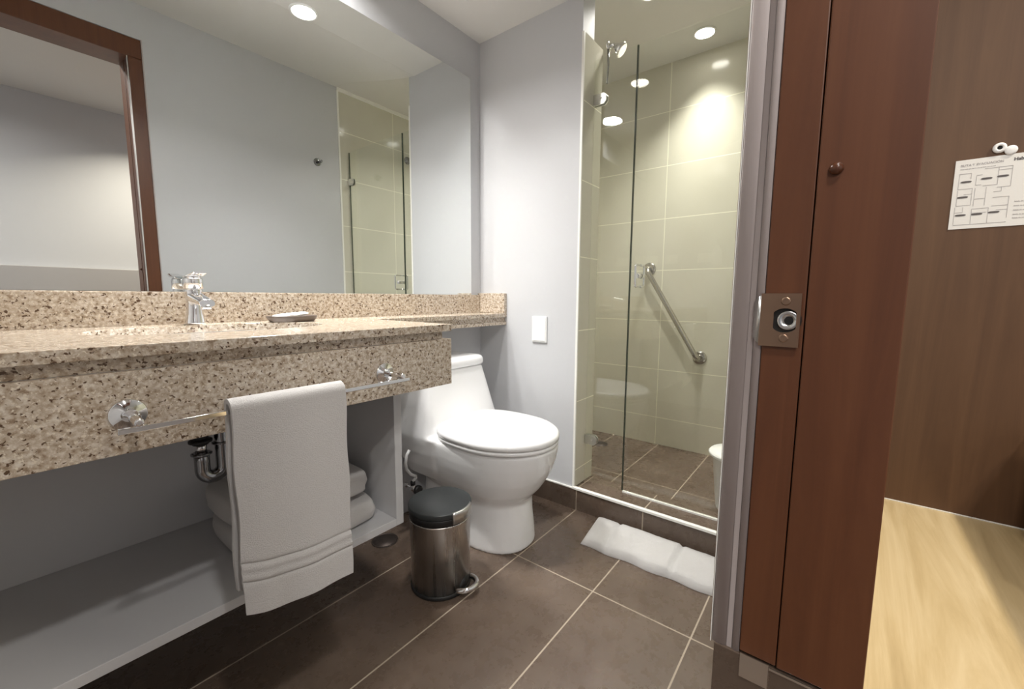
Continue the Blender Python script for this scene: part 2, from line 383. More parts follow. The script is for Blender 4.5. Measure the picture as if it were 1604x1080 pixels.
for q in [(.06, .80, .19, .80), (.06, .58, .06, .80), (.06, .58, .22, .58), (.19, .72, .19, .80), (.25, .76, .31, .76), (.25, .62, .25, .76), (.25, .62, .31, .62), (.33, .84, .62, .84),
          (.33, .60, .48, .60), (.48, .60, .48, .84), (.48, .80, .62, .80), (.62, .56, .62, .84), (.48, .56, .62, .56), (.06, .34, .06, .56), (.06, .34, .22, .34), (.22, .34, .22, .58), (.13, .50, .22, .50),
          (.25, .42, .37, .42), (.25, .32, .25, .58), (.37, .32, .37, .58), (.45, .50, .53, .50), (.53, .50, .53, .56), (.45, .42, .62, .42), (.62, .12, .62, .42), (.45, .30, .62, .30), (.50, .24, .62, .24),
          (.05, .06, .62, .06), (.05, .06, .05, .32), (.24, .06, .24, .28), (.24, .28, .42, .28), (.42, .06, .42, .28), (.05, .24, .14, .24), (.14, .24, .14, .32), (.24, .22, .40, .22)]:
    seg(*q)
pm.build('floor_plan', 'ink_light', ep)
for (a, b) in [(.14, .68), (.36, .70), (.53, .71), (.12, .46), (.12, .20), (.30, .20), (.48, .21)]:
    ca = pl(a, b); ry, rz = .0085, .0020
    ring = [(PX-.0018, ca[0]+ry*math.copysign(abs(math.cos(2*PI*i/20))**.5, math.cos(2*PI*i/20)), ca[1]+rz*math.sin(2*PI*i/20)) for i in range(20)]
    MB().loft([ring, [(PX-.0013, y, z) for _, y, z in ring]], smooth=False).build('room_mark', 'ink', ep)
def text(body, size, y, z, name, m, parent, ext=.0002, bold=0):
    cu = bpy.data.curves.new(name, 'FONT'); cu.body = body; cu.size = size; cu.extrude = ext; cu.offset = bold
    to = bpy.data.objects.new(name, cu); COL.objects.link(to)
    dg = bpy.context.evaluated_depsgraph_get(); me = bpy.data.meshes.new_from_object(to.evaluated_get(dg))
    COL.objects.unlink(to); bpy.data.objects.remove(to)
    me.materials.clear(); me.materials.append(M[m]); o = bpy.data.objects.new(name, me); COL.objects.link(o)
    p = pl(y, z)
    mw = Matrix(((0, 0, -1, PX-.0014), (-1, 0, 0, p[0]), (0, 1, 0, p[1]), (0, 0, 0, 1)))
    me.transform(mw); o.parent = parent; o.matrix_parent_inverse = Matrix.Translation(-Vector(parent.location)); return o
text('RUTA Y EVACUACIÓN', .0062, .06, .905, 'heading', 'ink_light', ep, bold=.0001)
text('Usted está aquí. Siga la ruta de salida más cercana', .0026, .06, .862, 'small_line', 'ink_light', ep)
text('Habitación', .0085, .62, .905, 'room_word', 'ink', ep, bold=.0003)
for k, z in enumerate((.33, .27, .21, .15, .10)): text('Salida de emergencia, siga la ruta', .0034, .68, z, 'small_line', 'ink_light', ep)

# white plastic clip holding the sheet
ck = empty('wall_hook', (PX, -.24, 1.25), 'white round plastic hook on the panel just above the evacuation sheet', 'hook')
MB().lathe((PX-.0002, -.2395, 1.2575), (-1, 0, 0), [(0, .0105), (.003, .0103), (.005, .008), (.0052, .0045), (.003, .0040)], 28, (True, False)).build('ring_cap', 'plastic', ck)
MB().lathe((PX-.003, -.2395, 1.2575), (-1, 0, 0), [(0, .0045), (.0002, .0045)], 18).build('hole', 'dark', ck)
MB().lathe((PX-.0016, -.2560, 1.2500), (-1, 0, 0), [(0, .0095), (.002, .0093), (.003, .006), (.0034, .0005)], 28).build('round_tab', 'plastic', ck)

# ------------------------------------------------------------------ mirror
mi = empty('wall_mirror', (.5, 1.425, .95), 'wide frameless mirror above the speckled granite worktop', 'mirror')
MB().box(XN+.002, 1.4965, 1.4188, 1.4195, .9495, 1.9385).build('mirror_face', 'mirror', mi)
MB().box(XN+.002, 1.4965, 1.4196, YM-.0003, .9495, 1.9385).build('backing', 'black_plastic', mi)

# ------------------------------------------------------------------ granite
ct = empty('worktop', (.4, 1.2, .8), 'speckled beige granite vanity top with deep front apron', 'worktop')
ZT = .8615
def slab_with_hole(x0, x1, y0, y1, z0, z1, cx, cy, rx, ry, e=2.2, n=64):
    mb = MB(); out = []; inn = []
    mx, my = (x0+x1)/2, (y0+y1)/2
    for i in range(n):
        a = 2*PI*i/n; c, s_ = math.cos(a), math.sin(a)
        k = (abs(c)**e+abs(s_)**e)**(-1/e); ip = (cx+rx*k*c, cy+ry*k*s_); inn.append(ip)
        dx, dy = rx*c, ry*s_
        ts = []
        if dx > 0: ts.append((x1-cx)/dx)
        if dx < 0: ts.append((x0-cx)/dx)
        if dy > 0: ts.append((y1-cy)/dy)
        if dy < 0: ts.append((y0-cy)/dy)
        t = min(v for v in ts if v > 0); out.append((cx+dx*t, cy+dy*t))
    # snap the nearest outline points to the corners
    for (qx, qy) in ((x0, y0), (x1, y0), (x0, y1), (x1, y1)):
        i = min(range(n), key=lambda k: (out[k][0]-qx)**2+(out[k][1]-qy)**2); out[i] = (qx, qy)
    vs = []
    for z in (z1, z0): vs += [(x, y, z) for x, y in out] + [(x, y, z) for x, y in inn]
    fs = []
    for i in range(n):
        j = (i+1) % n
        fs += [(i, j, n+j, n+i), (2*n+i, 3*n+i, 3*n+j, 2*n+j), (i, 2*n+i, 2*n+j, j), (n+i, n+j, 3*n+j, 3*n+i)]
    return mb.add(vs, fs)
SX, SY, SRX, SRY = .368, 1.195, .243, .148
slab_with_hole(XN+.001, .843, .878, 1.4165, .8415, ZT, SX, SY, SRX, SRY).build('top_slab', 'granite', ct, bevel=.0015)
MB().box(.8435, 1.5765, 1.262, 1.4165, .8425, ZT).build('ledge_slab', 'granite', ct, bevel=.0015)
MB().box(XN+.001, .823, .897, .915, .820, .8412).build('recessed_band', 'granite', ct)
MB().box(.823, 1.5765, 1.274, 1.286, .822, .8423).build('recessed_band', 'granite', ct)
MB().box(XN+.001, .843, .880, .897, .688, .8195).build('front_apron', 'granite', ct, bevel=.001)
MB().box(.8235, .843, .8975, 1.433, .688, .8195).build('side_apron', 'granite', ct, bevel=.001)
MB().box(.8435, 1.5765, 1.264, 1.276, .807, .8215).build('ledge_apron', 'granite', ct, bevel=.001)
bs = MB().box(XN+.001, 1.5565, 1.4168, 1.4335, .8418, .9488)
bso = bs.build('backsplash', 'granite', ct, bevel=.0025)
MB().box(1.557, 1.5768, 1.262, 1.4335, .862, .9575).build('side_splash', 'granite', ct, bevel=.002)
# basin
bm_ = MB(); rg = []
for t, zz, k in ((1.03, .8412, 0), (1.0, .828, 0), (.93, .80, 0), (.78, .765, 0), (.55, .742, 0), (.25, .732, 0), (.10, .730, 0)):
    rg.append(super_ring(SX, SY, zz, SRX*t, SY-SRY*t, SY+SRY*t, 2.2, 2.2, 48))
outr = []
for t, zz in ((.12, .722), (.3, .723), (.6, .733), (.85, .760), (1.0, .80), (1.08, .8412)):
    outr.append(super_ring(SX, SY, zz, SRX*t, SY-SRY*t, SY+SRY*t, 2.2, 2.2, 48))
bm_.loft(rg+outr, closed=True)
bao = bm_.build('sink_basin', 'ceramic'); MB().lathe((SX, SY, .7215), (0, 0, 1), [(0, .032), (.0095, .032), (.011, .026), (.0125, .024), (.0135, .001)], 28).build('drain_plug', 'chrome', bao); tag(bao, 'white oval ceramic basin sunk under the granite worktop', 'sink')

# faucet
FX, FY = .367, 1.372
fa = empty('faucet', (FX, FY, ZT), 'chrome single lever faucet behind the sink', 'faucet')
rings = []
for z, rx, ry, dy in ((0, .0255, .024, 0), (.006, .0235, .022, 0), (.03, .0195, .019, -.001), (.055, .018, .018, -.002), (.075, .0195, .019, -.003), (.088, .021, .020, -.003), (.094, .0205, .020, -.003)):
    rings.append([(FX+rx*math.cos(a), FY+dy+ry*math.sin(a), ZT+z) for a in [2*PI*j/28 for j in range(28)]])
MB().loft(rings).build('body', 'chrome', fa)
sr = []
for t in [i/9 for i in range(10)]:
    y = FY-.008-.098*t; z = ZT+.074-.016*t+.0*t; w = .0185-.002*t; h = .015-.006*t
    sr.append([(FX+w*math.copysign(abs(math.cos(a))**.7, math.cos(a)), y, z+h*math.copysign(abs(math.sin(a))**.8, math.sin(a))) for a in [2*PI*j/20 for j in range(20)]])
spt = MB().loft(sr).build('spout', 'chrome', fa)
MB().lathe((FX, FY-.096, ZT+.052), (0, -.15, -1), [(0, .0115), (.009, .0115), (.010, .0095)], 20).build('aerator', 'chrome', fa)
rings = [[(FX+r*math.cos(a), FY-.003+r*math.sin(a), ZT+z) for a in [2*PI*j/28 for j in range(28)]] for z, r in ((.095, .0205), (.0965, .0225), (.118, .0225), (.124, .0215), (.1265, .017))]
MB().loft(rings).build('cartridge_cap', 'chrome', fa)
lv = []
for t in [i/8 for i in range(9)]:
    y = FY+.018-.088*t; z = ZT+.1255+.010*t*t+.002; w = .0185+.004*math.sin(PI*t)-.004*t
    lv.append([(FX+w*math.copysign(abs(math.cos(a))**.5, math.cos(a)), y, z+.0028*math.sin(a)) for a in [2*PI*j/16 for j in range(16)]])
MB().loft(lv).build('lever', 'chrome', fa)
MB().tube([(FX, FY+.016, ZT+.0), (FX, FY+.016, ZT+.118)], .0022, 8).build('pop_up_rod', 'chrome', fa)

# soap dish with a wrapped soap
DX, DY = .598, 1.318
dz = ZT+.0003
sd = MB(); ro = [super_ring(DX, DY, dz+z, .070*k, DY-.046*k, DY+.046*k, 2.8, 2.8, 40) for z, k in ((0, .84), (.002, .88), (.010, .97), (.0165, 1.0), (.0180, .99), (.0165, .96), (.008, .90), (.005, .82), (.0045, .3))]
sd.loft(ro); tag(sd.build('soap_dish', 'dish'), 'shallow dark grey soap dish on the granite worktop', 'soap dish')
so = MB(); n = 14; vs = []; fs = []
for side in (0, 1):
    for i in range(n+1):
        for j in range(9):
            u = -1+2*i/n; w = -1+2*j/8
            h = .011*(1-abs(u)**6)*(1-abs(w)**4)*.5+.0008
            crumple = .0016*math.sin(9*u+4*w)+.0012*math.sin(13*w-5*u)
            zc_ = dz+.0135+(h if side == 0 else -h)+crumple*.5+(.006*max(0, abs(u)-.75) if side == 0 else .006*max(0, abs(u)-.75))
            vs.append((DX-.004+.050*u+.008*w, DY+.028*w, zc_+.006+.004*u))
for side in (0, 1):
    o = side*(n+1)*9
    for i in range(n):
        for j in range(8): fs.append((o+i*9+j, o+(i+1)*9+j, o+(i+1)*9+j+1, o+i*9+j+1))
o2 = (n+1)*9
for i in range(n):
    fs += [(i*9, (i+1)*9, o2+(i+1)*9, o2+i*9), (i*9+8, (i+1)*9+8, o2+(i+1)*9+8, o2+i*9+8)]
for j in range(8):
    fs += [(j, j+1, o2+j+1, o2+j), (n*9+j, n*9+j+1, o2+n*9+j+1, o2+n*9+j)]
so.add(vs, fs, True); tag(so.build('wrapped_soap', 'soap'), 'small white wrapped soap lying in the grey dish', 'soap')

# ------------------------------------------------------------------ towel rail
BY = .812; BZ = .7435
tr = empty('towel_rail', (.37, .88, .75), 'chrome towel rail fixed across the granite apron', 'towel rail')
for x in (.137, .614):
    MB().lathe((x, .8798, .7515), (0, -1, 0), [(0, .0245), (.003, .0245), (.005, .023), (.006, .012), (.011, .0105)], 32).build('rosette', 'chrome', tr)
    MB().lathe((x, .869, .7515), (0, -1, 0), [(0, .0075), (.03, .0062), (.063, .0062), (.0645, .0055), (.065, .003)], 20).build('post', 'chrome', tr)
MB().box(.113, .636, BY-.004, BY+.004, BZ-.0065, BZ+.0018).build('rail', 'chrome', tr, bevel=.001)

# hanging towel
tw = MB(); nx = 40
prof = []   # (y, z) centre line from the front hem up over the rail and down the back
def hang(u):
    """u 0..1 across; list of points"""
    out = []
    zb = .374-.030*u-.014*math.sin(PI*u)
    wave = .0022*math.sin(u*7+.6)+.0015*math.sin(u*13)
    m1 = 130
    for i in range(m1+1):
        t = i/m1; z = zb+(BZ+.003-zb)*t
        amp = (1-t)
        y = BY-.0135-wave*amp*1.6-.010*amp*(1-u)*0
        # woven border: two flat bands
        s_ = (z-zb)
        out.append((y, z, s_))
    for i in range(1, 10):
        a = PI*i/10; out.append((BY-.0135*math.cos(a), BZ+.003+.0135*math.sin(a), 9))
    zk = zb+.03
    for i in range(20):
        t = i/19; out.append((BY+.0135+wave*t*.6+.004*t, BZ+.003-(BZ+.003-zk)*t, 9))
    return out
X0, X1 = .252, .459
cols = []
for i in range(nx+1):
    u = i/nx; h = hang(u); col = []
    for k, (y, z, s_) in enumerate(h):
        edge = .0015*math.sin(z*37) + (.006*(1-min(1, max(0, (z-.36)/.35)))*(1 if u > .5 else -.1))*0
        x = X0+(X1-X0)*u+edge
        if s_ != 9:
            for zc2, w2, d2 in ((.098, .003, .0035), (.088, .003, -.002), (.070, .003, -.002), (.062, .003, .0035)): y += d2*math.exp(-((s_-zc2)/w2)**2)
        col.append((x, y, z))
    cols.append(col)
m = len(cols[0]); vs = [p for c in cols for p in c]
fs = [(i*m+j, (i+1)*m+j, (i+1)*m+j+1, i*m+j+1) for i in range(nx) for j in range(m-1)]
tw.add(vs, fs, True)
two = tw.build('hand_towel', 'towel', recalc=False)
md = two.modifiers.new('thick', 'SOLIDIFY'); md.thickness = .009; md.offset = 0
md = two.modifiers.new('b', 'BEVEL'); md.width = .0035; md.segments = 3; md.angle_limit = math.radians(50)
tag(two, 'white terry hand towel draped over the chrome rail', 'towel')

# ------------------------------------------------------------------ open shelf unit
su = empty('shelf_unit', (.2, 1.2, .27), 'white open shelf unit hung under the granite worktop', 'shelf unit')
MB().box(XN+.001, .720, .992, 1.4335, .261, .283).build('bottom_board', 'cabinet', su, bevel=.001)
MB().box(.7203, .7455, .992, 1.4335, .261, .819).build('side_panel', 'cabinet', su, bevel=.001)
MB().box(XN+.001, .7198, 1.425, 1.4335, .2835, .819).build('back_board', 'cabinet', su)

def folded(cx, cy, z0, lx, ly, h, seed, layers=3, name='folded_towel', rot=0., zf=None, nseg=22):
    """a folded towel: soft-edged slab with fold grooves on the open edges"""
    rnd = random.Random(seed); mb = MB(); nu, nv, nh = 26, 18, 10
    off = Vector((seed*3.1, seed*1.7, 0))
    def P(u, v, w):     # u,v,w in -1..1
        p = 5.0; k = (abs(u)**p+abs(v)**p+abs(w)**p)**(1/p) or 1
        mx = max(abs(u), abs(v), abs(w)); s_ = mx/k
        u2, v2, w2 = u*(.35+.65*s_), v*(.35+.65*s_), w*(.15+.85*s_)
        x = lx/2*u2; y = ly/2*v2; z = h/2*(1+w2)
        nz = noise.noise(Vector((x*9, y*9, z*14))+off)
        if w > .98 or abs(u) > .98 or abs(v) > .98:
            z += .006*nz*(z/h)
            x += .004*noise.noise(Vector((y*12, z*40, 3))+off); y += .004*noise.noise(Vector((x*12, z*40, 8))+off)
        if abs(v) > .98 or abs(u) > .98:
            g = math.cos(PI*layers*(1+w)/1)      # grooves between layers
            d = .004*(1-g)*.5
            if abs(v) > .98: y -= math.copysign(d*0.6, v)
            if abs(u) > .98: x -= math.copysign(d*0.6, u)
        c_, s2 = math.cos(rot), math.sin(rot)
        zz = z0+max(0, z)
        return (cx+x*c_-y*s2, cy+x*s2+y*c_, zz)
    def face(fn, na, nb):
        b = len(mb.v); vv = [fn(-1+2*i/na, -1+2*j/nb) for i in range(na+1) for j in range(nb+1)]
        mb.add(vv, [(i*(nb+1)+j, (i+1)*(nb+1)+j, (i+1)*(nb+1)+j+1, i*(nb+1)+j+1) for i in range(na) for j in range(nb)], True)
    face(lambda a, b: P(a, b, 1), nu, nv); face(lambda a, b: P(a, b, -1), nu, nv)
    face(lambda a, b: P(a, 1, b), nu, nh); face(lambda a, b: P(a, -1, b), nu, nh)
    face(lambda a, b: P(1, a, b), nv, nh); face(lambda a, b: P(-1, a, b), nv, nh)
    me = bpy.data.meshes.new(name); me.from_pydata(mb.v, [], mb.f)
    b = bmesh.new(); b.from_mesh(me); bmesh.ops.remove_doubles(b, verts=b.verts, dist=.0004); bmesh.ops.recalc_face_normals(b, faces=b.faces)
    for f in b.faces: f.smooth = True
    b.to_mesh(me); b.free(); me.materials.append(M['towel'])
    o = bpy.data.objects.new(name, me); COL.objects.link(o); return o
tag(folded(.520, 1.185, .2835, .350, .315, .068, 1, 2), 'lower of the two folded white towels stacked on the shelf', 'towel', 'folded towels on the shelf')
tag(folded(.512, 1.20, .3605, .345, .30, .074, 2, 2, rot=.03), 'upper of the two folded white towels stacked on the shelf', 'towel', 'folded towels on the shelf')

# ------------------------------------------------------------------ drain trap under the basin
tp = empty('drain_trap', (.34, 1.22, .45), 'chrome drain trap hanging below the sink', 'pipe')
cx1, cx2, ty = .359, .320, 1.22
zb = .508; r = (cx1-cx2)/2+.003
cc = ((cx1+cx2)/2, ty, zb)
pts = [(cx1+.003, ty, .722), (cx1+.003, ty, .62), (cx1+.003, ty, .55)] + [Vector(p) for p in arc(cc, r, 0, -PI, (1, 0, 0), (0, 0, 1), 14)] + [(cx2-.003, ty, .535), (cx2-.003, ty, .553)]
MB().tube(pts, .0165, 20).build('u_bend', 'darkchrome', tp)
MB().tube([(cx2-.003, ty, .553), (cx2-.003, ty, .578)], .0125, 18).build('outlet_tube', 'chrome', tp)
MB().tube([(cx2-.003, ty, .574), (cx2-.003, ty, .60), (cx2-.006, ty+.012, .61), (cx2-.01, ty+.05, .612), (cx2-.012, 1.424, .612)], .017, 18).build('waste_elbow', 'black', tp)
for (x, z) in ((cx1+.003, .566), (cx2-.003, .547)):
    MB().lathe((x, ty, z), (0, 0, 1), [(0, .018), (.0015, .0225), (.005, .0225), (.0065, .018)], 28).build('ring_nut', 'darkchrome', tp)
MB().lathe((cx2-.003, ty, .578), (0, 0, 1), [(0, .019), (.002, .025), (.007, .025), (.010, .019)], 28).build('ring_nut', 'black', tp)

# ------------------------------------------------------------------ toilet
TX = 1.213
to = empty('toilet', (TX, 1.1, 0), 'white one piece toilet with closed lid standing under the granite ledge', 'toilet')
body = MB()
secs = []
for z, rx, yf, yb, cy, ef, eb in ((.0, .136, .864, 1.395, 1.05, 2.3, 3.2), (.01, .137, .862, 1.395, 1.05, 2.3, 3.2), (.06, .134, .866, 1.39, 1.05, 2.3, 3.2), (.12, .129, .873, 1.38, 1.05, 2.3, 3),
                                 (.172, .1275, .877, 1.38, 1.04, 2.3, 3), (.188, .131, .872, 1.38, 1.03, 2.3, 3), (.203, .143, .857, 1.38, 1.03, 2.25, 3), (.225, .156, .838, 1.385, 1.03, 2.25, 3), (.25, .167, .821, 1.39, 1.03, 2.2, 3), (.28, .177, .803, 1.395, 1.03, 2.2, 3),
                                 (.31, .185, .788, 1.40, 1.03, 2.15, 3), (.345, .191, .776, 1.41, 1.03, 2.15, 3.2), (.375, .194, .770, 1.415, 1.03, 2.15, 3.4), (.393, .194, .767, 1.418, 1.03, 2.15, 3.6), (.402, .189, .772, 1.418, 1.03, 2.15, 3.6)):
    secs.append(super_ring(TX, cy, z, rx, yf, yb, ef, eb, 64))
body.loft(secs)
# rear deck and tank in one flowing volume
tk = []
for z, rx, yf, yb in ((.22, .150, 1.15, 1.405), (.28, .185, 1.14, 1.41), (.34, .207, 1.13, 1.42), (.385, .214, 1.13, 1.425), (.402, .214, 1.15, 1.427), (.415, .212, 1.175, 1.427), (.44, .207, 1.186, 1.428), (.48, .199, 1.195, 1.428), (.53, .189, 1.206, 1.428),
                      (.58, .179, 1.217, 1.428), (.62, .170, 1.226, 1.428), (.643, .166, 1.230, 1.428)):
    cy = (yf+yb)/2; ex = 5 if z < .4 else 10; tk.append(super_ring(TX, cy, z, rx, yf, yb, ex, ex, 96))
body.loft(tk)
bo = body.build('body', 'ceramic', to)
md = bo.modifiers.new('merge', 'REMESH'); md.mode = 'VOXEL'; md.voxel_size = .0048; md.use_smooth_shade = True
md = bo.modifiers.new('soft', 'SMOOTH'); md.factor = .5; md.iterations = 7
# tank lid
ld = []
for z, d in ((.6455, -.004), (.647, .003), (.656, .006), (.673, .005), (.682, .0), (.687, -.010), (.689, -.03)):
    ld.append(super_ring(TX, 1.33, z, .168+d, 1.226-d, 1.4285+min(0, d), 7., 7., 80))
MB().loft(ld).build('tank_lid', 'ceramic', to)
MB().lathe((TX, 1.33, .6885), (0, 0, 1), [(0, .022), (.003, .022), (.005, .018)], 28).build('flush_button', 'chrome', to)
def egg(z, d, n=72):
    out = []; cy = 1.00; rx = .198+d; yf = .762-d; yb = 1.222+d*.6
    for j in range(n):
        a = 2*PI*j/n; ca, sa = math.cos(a), math.sin(a); e = 2.05 if sa < 0 else 3.1
        k = (abs(ca)**e+abs(sa)**e)**(-1/e); ry = cy-yf if sa < 0 else yb-cy
        out.append((TX-.006+rx*k*ca, cy+ry*k*sa, z))
    return out
MB().loft([egg(.4035, -.006), egg(.4045, -.003), egg(.415, -.001), egg(.4185, -.004)]).build('seat_ring', 'seat', to)
MB().loft([egg(.4205, -.004), egg(.4215, .0), egg(.434, .001), egg(.4425, -.002), egg(.4490, -.009), egg(.4530, -.021), egg(.4555, -.040), egg(.4570, -.07), egg(.4577, -.10), egg(.458, -.14)]).build('seat_lid', 'seat', to)
for s_ in (-1, 1): MB().tube([(TX+s_*.075-.02, 1.222, .420), (TX+s_*.075+.02, 1.222, .420)], .009, 16).build('hinge', 'seat', to)

# water supply beside the toilet
ws = empty('supply_valve', (1.022, 1.42, .2), 'chrome stop valve with pale hose beside the toilet', 'valve')
VX, VZ = 1.022, .178
MB().lathe((VX, 1.4335, VZ), (0, -1, 0), [(0, .028), (.004, .027), (.008, .012)], 24).build('flange', 'chrome', ws)
MB().tube([(VX, 1.426, VZ), (VX, 1.29, VZ)], .009, 14).build('stub_pipe', 'chrome', ws)
MB().tube([(VX, 1.315, VZ), (VX, 1.272, VZ)], .014, 14).build('valve_body', 'chrome', ws)
MB().lathe((VX, 1.270, VZ), (0, -1, 0), [(0, .019), (.012, .019), (.015, .015)], 10).build('valve_knob', 'black', ws)
MB().tube([(VX, 1.295, VZ+.010), (VX, 1.295, VZ+.028)], .0095, 12).build('hose_nut', 'black', ws)
MB().tube([(VX, 1.295, .205), (VX+.012, 1.290, .218), (VX+.006, 1.285, .229), (VX-.022, 1.280, .246), (VX-.045, 1.275, .275), (VX-.052, 1.270, .305), (VX-.048, 1.268, .335), (VX-.034, 1.27, .350)], .0058, 10).build('hose', 'plastic', ws)

# ------------------------------------------------------------------ pedal bin
BX, BYY = .880, .979
pb = empty('pedal_bin', (BX, BYY, 0), 'brushed steel pedal bin with dark grey lid standing before the toilet', 'bin')
MB().lathe((BX, BYY, 0), (0, 0, 1), [(0, .096), (.002, .098), (.012, .098), (.014, .095)], 48).build('base_ring', 'black', pb)
MB().lathe((BX, BYY, .0142), (0, 0, 1), [(0, .0945), (.219, .0975), (.223, .0990), (.226, .0980)], 64).build('shell', 'steel', pb)
MB().lathe((BX, BYY, .2405), (0, 0, 1), [(0, .0945), (.002, .0985), (.020, .0995), (.022, .0985)], 64).build('collar', 'black', pb)
MB().lathe((BX, BYY, .2628), (0, 0, 1), [(0, .0985), (.003, .1015), (.0170, .1015), (.0180, .1010), (.0188, .1000), (.0190, .0990), (.0192, .0970), (.022, .070), (.024, .035), (.0245, .003)], 64).build('lid', 'black_plastic', pb)
# pedal faces along the direction pa
pa = math.radians(-78); pd = Vector((math.cos(pa), math.sin(pa), 0)); pw = Vector((-math.sin(pa), math.cos(pa), 0))
pc = Vector((BX, BYY, 0))
ped = [pc+pd*.088+pw*.030+Vector((0, 0, .012))]
ped = [pc+pd*(.086+.046*math.sin(PI*t))+pw*(.040*math.cos(PI*t))+Vector((0, 0, .021+.006*math.sin(PI*t))) for t in [i/14 for i in range(15)]]
MB().tube(ped, .0085, 12).build('pedal', 'chrome', pb)
pr2 = MB(); rg = []
for t in [i/12 for i in range(13)]:
    a = math.radians(-84)+.46*(2*t-1); c_, s_ = math.cos(a), math.sin(a)
    rg.append([(BX+rr_*c_, BYY+rr_*s_, z) for rr_, z in ((.1000, .246), (.1035, .246), (.1042, .276), (.1030, .2815), (.0975, .2835), (.0975, .280), (.1020, .276))])
pr2.loft(rg).build('lid_clip', 'satin', pb)
pdk = MB(); rg = []
for t in [i/8 for i in range(9)]:
    a = pa+.36*(2*t-1); c_, s_ = math.cos(a), math.sin(a); hh = .012+.036*math.sin(PI*t)**.6
    rg.append([(BX+rr_*c_, BYY+rr_*s_, z) for rr_, z in ((.090, .008), (.0958, .008), (.0962, hh), (.090, hh))])
pdk.loft(rg).build('pedal_slot', 'black', pb)

# ------------------------------------------------------------------ bath mat
mt = MB(); NU, NV = 48, 22
def matp(u, v, top):
    # u 0..1 along y, v 0..1 along x
    y = .718-.53*u; x0 = 1.352+.010*u; x1 = 1.562
    x = x0+(x1-x0)*v; x += .004*math.sin(u*22)*(v < .05)
    f = 1-abs(2*v-1)**5; e = 1-abs(2*u-1)**14
    th = .030 if .19 < u < .62 else .026
    fold = -.007*math.exp(-((u-.19)/.010)**2)-.008*math.exp(-((u-.625)/.010)**2)-.005*math.exp(-((u-.88)/.008)**2)
    nz = .0035*noise.noise(Vector((x*14, y*14, 1.3)))+.002*noise.noise(Vector((x*40, y*40, 4)))
    z = (th+fold+nz)*max(0, f)**.30*max(0, e)**.28
    y += .03*(0)+(.030*v if u < .05 else 0)*0
    ysk = y+.020*v*(1-u)*1.6
    if top: return (x, ysk, .002+z)
    return (x, ysk, .0008)
vs = []; fs = []
for k in (1, 0):
    for i in range(NU+1):
        for j in range(NV+1): vs.append(matp(i/NU, j/NV, k))
o_ = (NU+1)*(NV+1)
for i in range(NU):
    for j in range(NV):
        a = i*(NV+1)+j; fs += [(a, a+1, a+NV+2, a+NV+1), (o_+a, o_+a+NV+1, o_+a+NV+2, o_+a+1)]
for i in range(NU):
    a = i*(NV+1); b = a+NV; fs += [(a, a+NV+1, o_+a+NV+1, o_+a), (b, o_+b, o_+b+NV+1, b+NV+1)]
for j in range(NV):
    a = j; b = NU*(NV+1)+j; fs += [(a, o_+a, o_+a+1, a+1), (b, b+1, o_+b+1, o_+b)]
mt.add(vs, fs, True)
tag(mt.build('bath_mat', 'towel'), 'folded white towelling mat on the floor before the shower kerb', 'bath mat')

# ------------------------------------------------------------------ wall switch
sw = empty('wall_switch', (XF, 1.07, .795), 'blank white switch plate on the white wall by the shower', 'switch')
MB().box(XF-.008, XF-.0002, 1.029, 1.108, .736, .854).build('plate', 'plastic', sw, bevel=.002)
MB().box(XF-.0105, XF-.0075, 1.034, 1.103, .742, .848).build('rocker', 'plastic', sw, bevel=.0015)

# ------------------------------------------------------------------ shower
GX = 1.672; GT = 1.912; GB = .1065
def glass(name, y0, y1, parent, edges):
    MB().box(GX-.004, GX+.004, y0, y1, GB, GT).build(name, 'glass', parent)
    for y in edges: MB().box(GX-.0042, GX+.0042, y-.0006, y+.0006, GB, GT).build('glass_edge', 'glass_edge', parent)
fp = empty('fixed_glass_panel', (GX, .78, GB), 'narrow clear glass panel clamped to the wall end beside the toilet', 'glass panel')
glass('pane', .6925, .874, fp, (.6925,))
def clamp(y, z, parent, side):
    s_ = side
    b = MB()
    for dx in (-1, 1):
        ring = [(0, -.022), (.046, -.022), (.058, -.010), (.058, .010), (.046, .022), (0, .022)]
        x0, x1 = (GX-.0115, GX-.0042) if dx < 0 else (GX+.0042, GX+.0115)
        b.loft([[(x0, y+s_*(-a), z+c) for a, c in ring], [(x1, y+s_*(-a), z+c) for a, c in ring]], smooth=False)
    o = b.build('clamp', 'satin', parent, bevel=.0015)
    MB().lathe((GX-.0115, y-s_*.036, z), (-1, 0, 0), [(0, .005), (.0008, .0048), (.0009, .003)], 16).build('screw', 'chrome', o)
    return o
clamp(.873, 1.752, fp, 1); clamp(.873, .300, fp, 1)
sdr = empty('shower_screen', (GX, .4, GB), 'clear glass shower door with square chrome pull handle', 'door')
sdr['kind'] = 'thing'
glass('pane', .112, .689, sdr, (.689, .1125))
clamp(.107, 1.715, sdr, -1); clamp(.107, .300, sdr, -1)
for s_ in (-1, 1):
    hx = GX+s_*.004; hy = .650; z0, z1 = .984, 1.070
    ox = s_*.042
    pts = [(hx, hy, z0+.004)]
    def rc(c, a0, a1): return [(hx+c[0]+s_*.010*math.cos(a), hy, c[1]+.010*math.sin(a)) for a in [a0+(a1-a0)*i/6 for i in range(7)]]
    loop = [(hx, hy, z0)] + rc((ox-s_*.010, z0+.010), -PI/2, 0) + rc((ox-s_*.010, z1-.010), 0, PI/2) + [(hx, hy, z1)]
    MB().tube(loop, .0048, 12).build('handle', 'chrome', sdr)
    MB().tube([(hx, hy, (z0+z1)/2), (hx+ox*.6, hy, (z0+z1)/2)], [.011, .009], 16).build('handle_stud', 'chrome', sdr)
struct('trim_5', MB().box(GX-.006, GX+.006, .107, .689, .0987, .1055), 'trim_white')
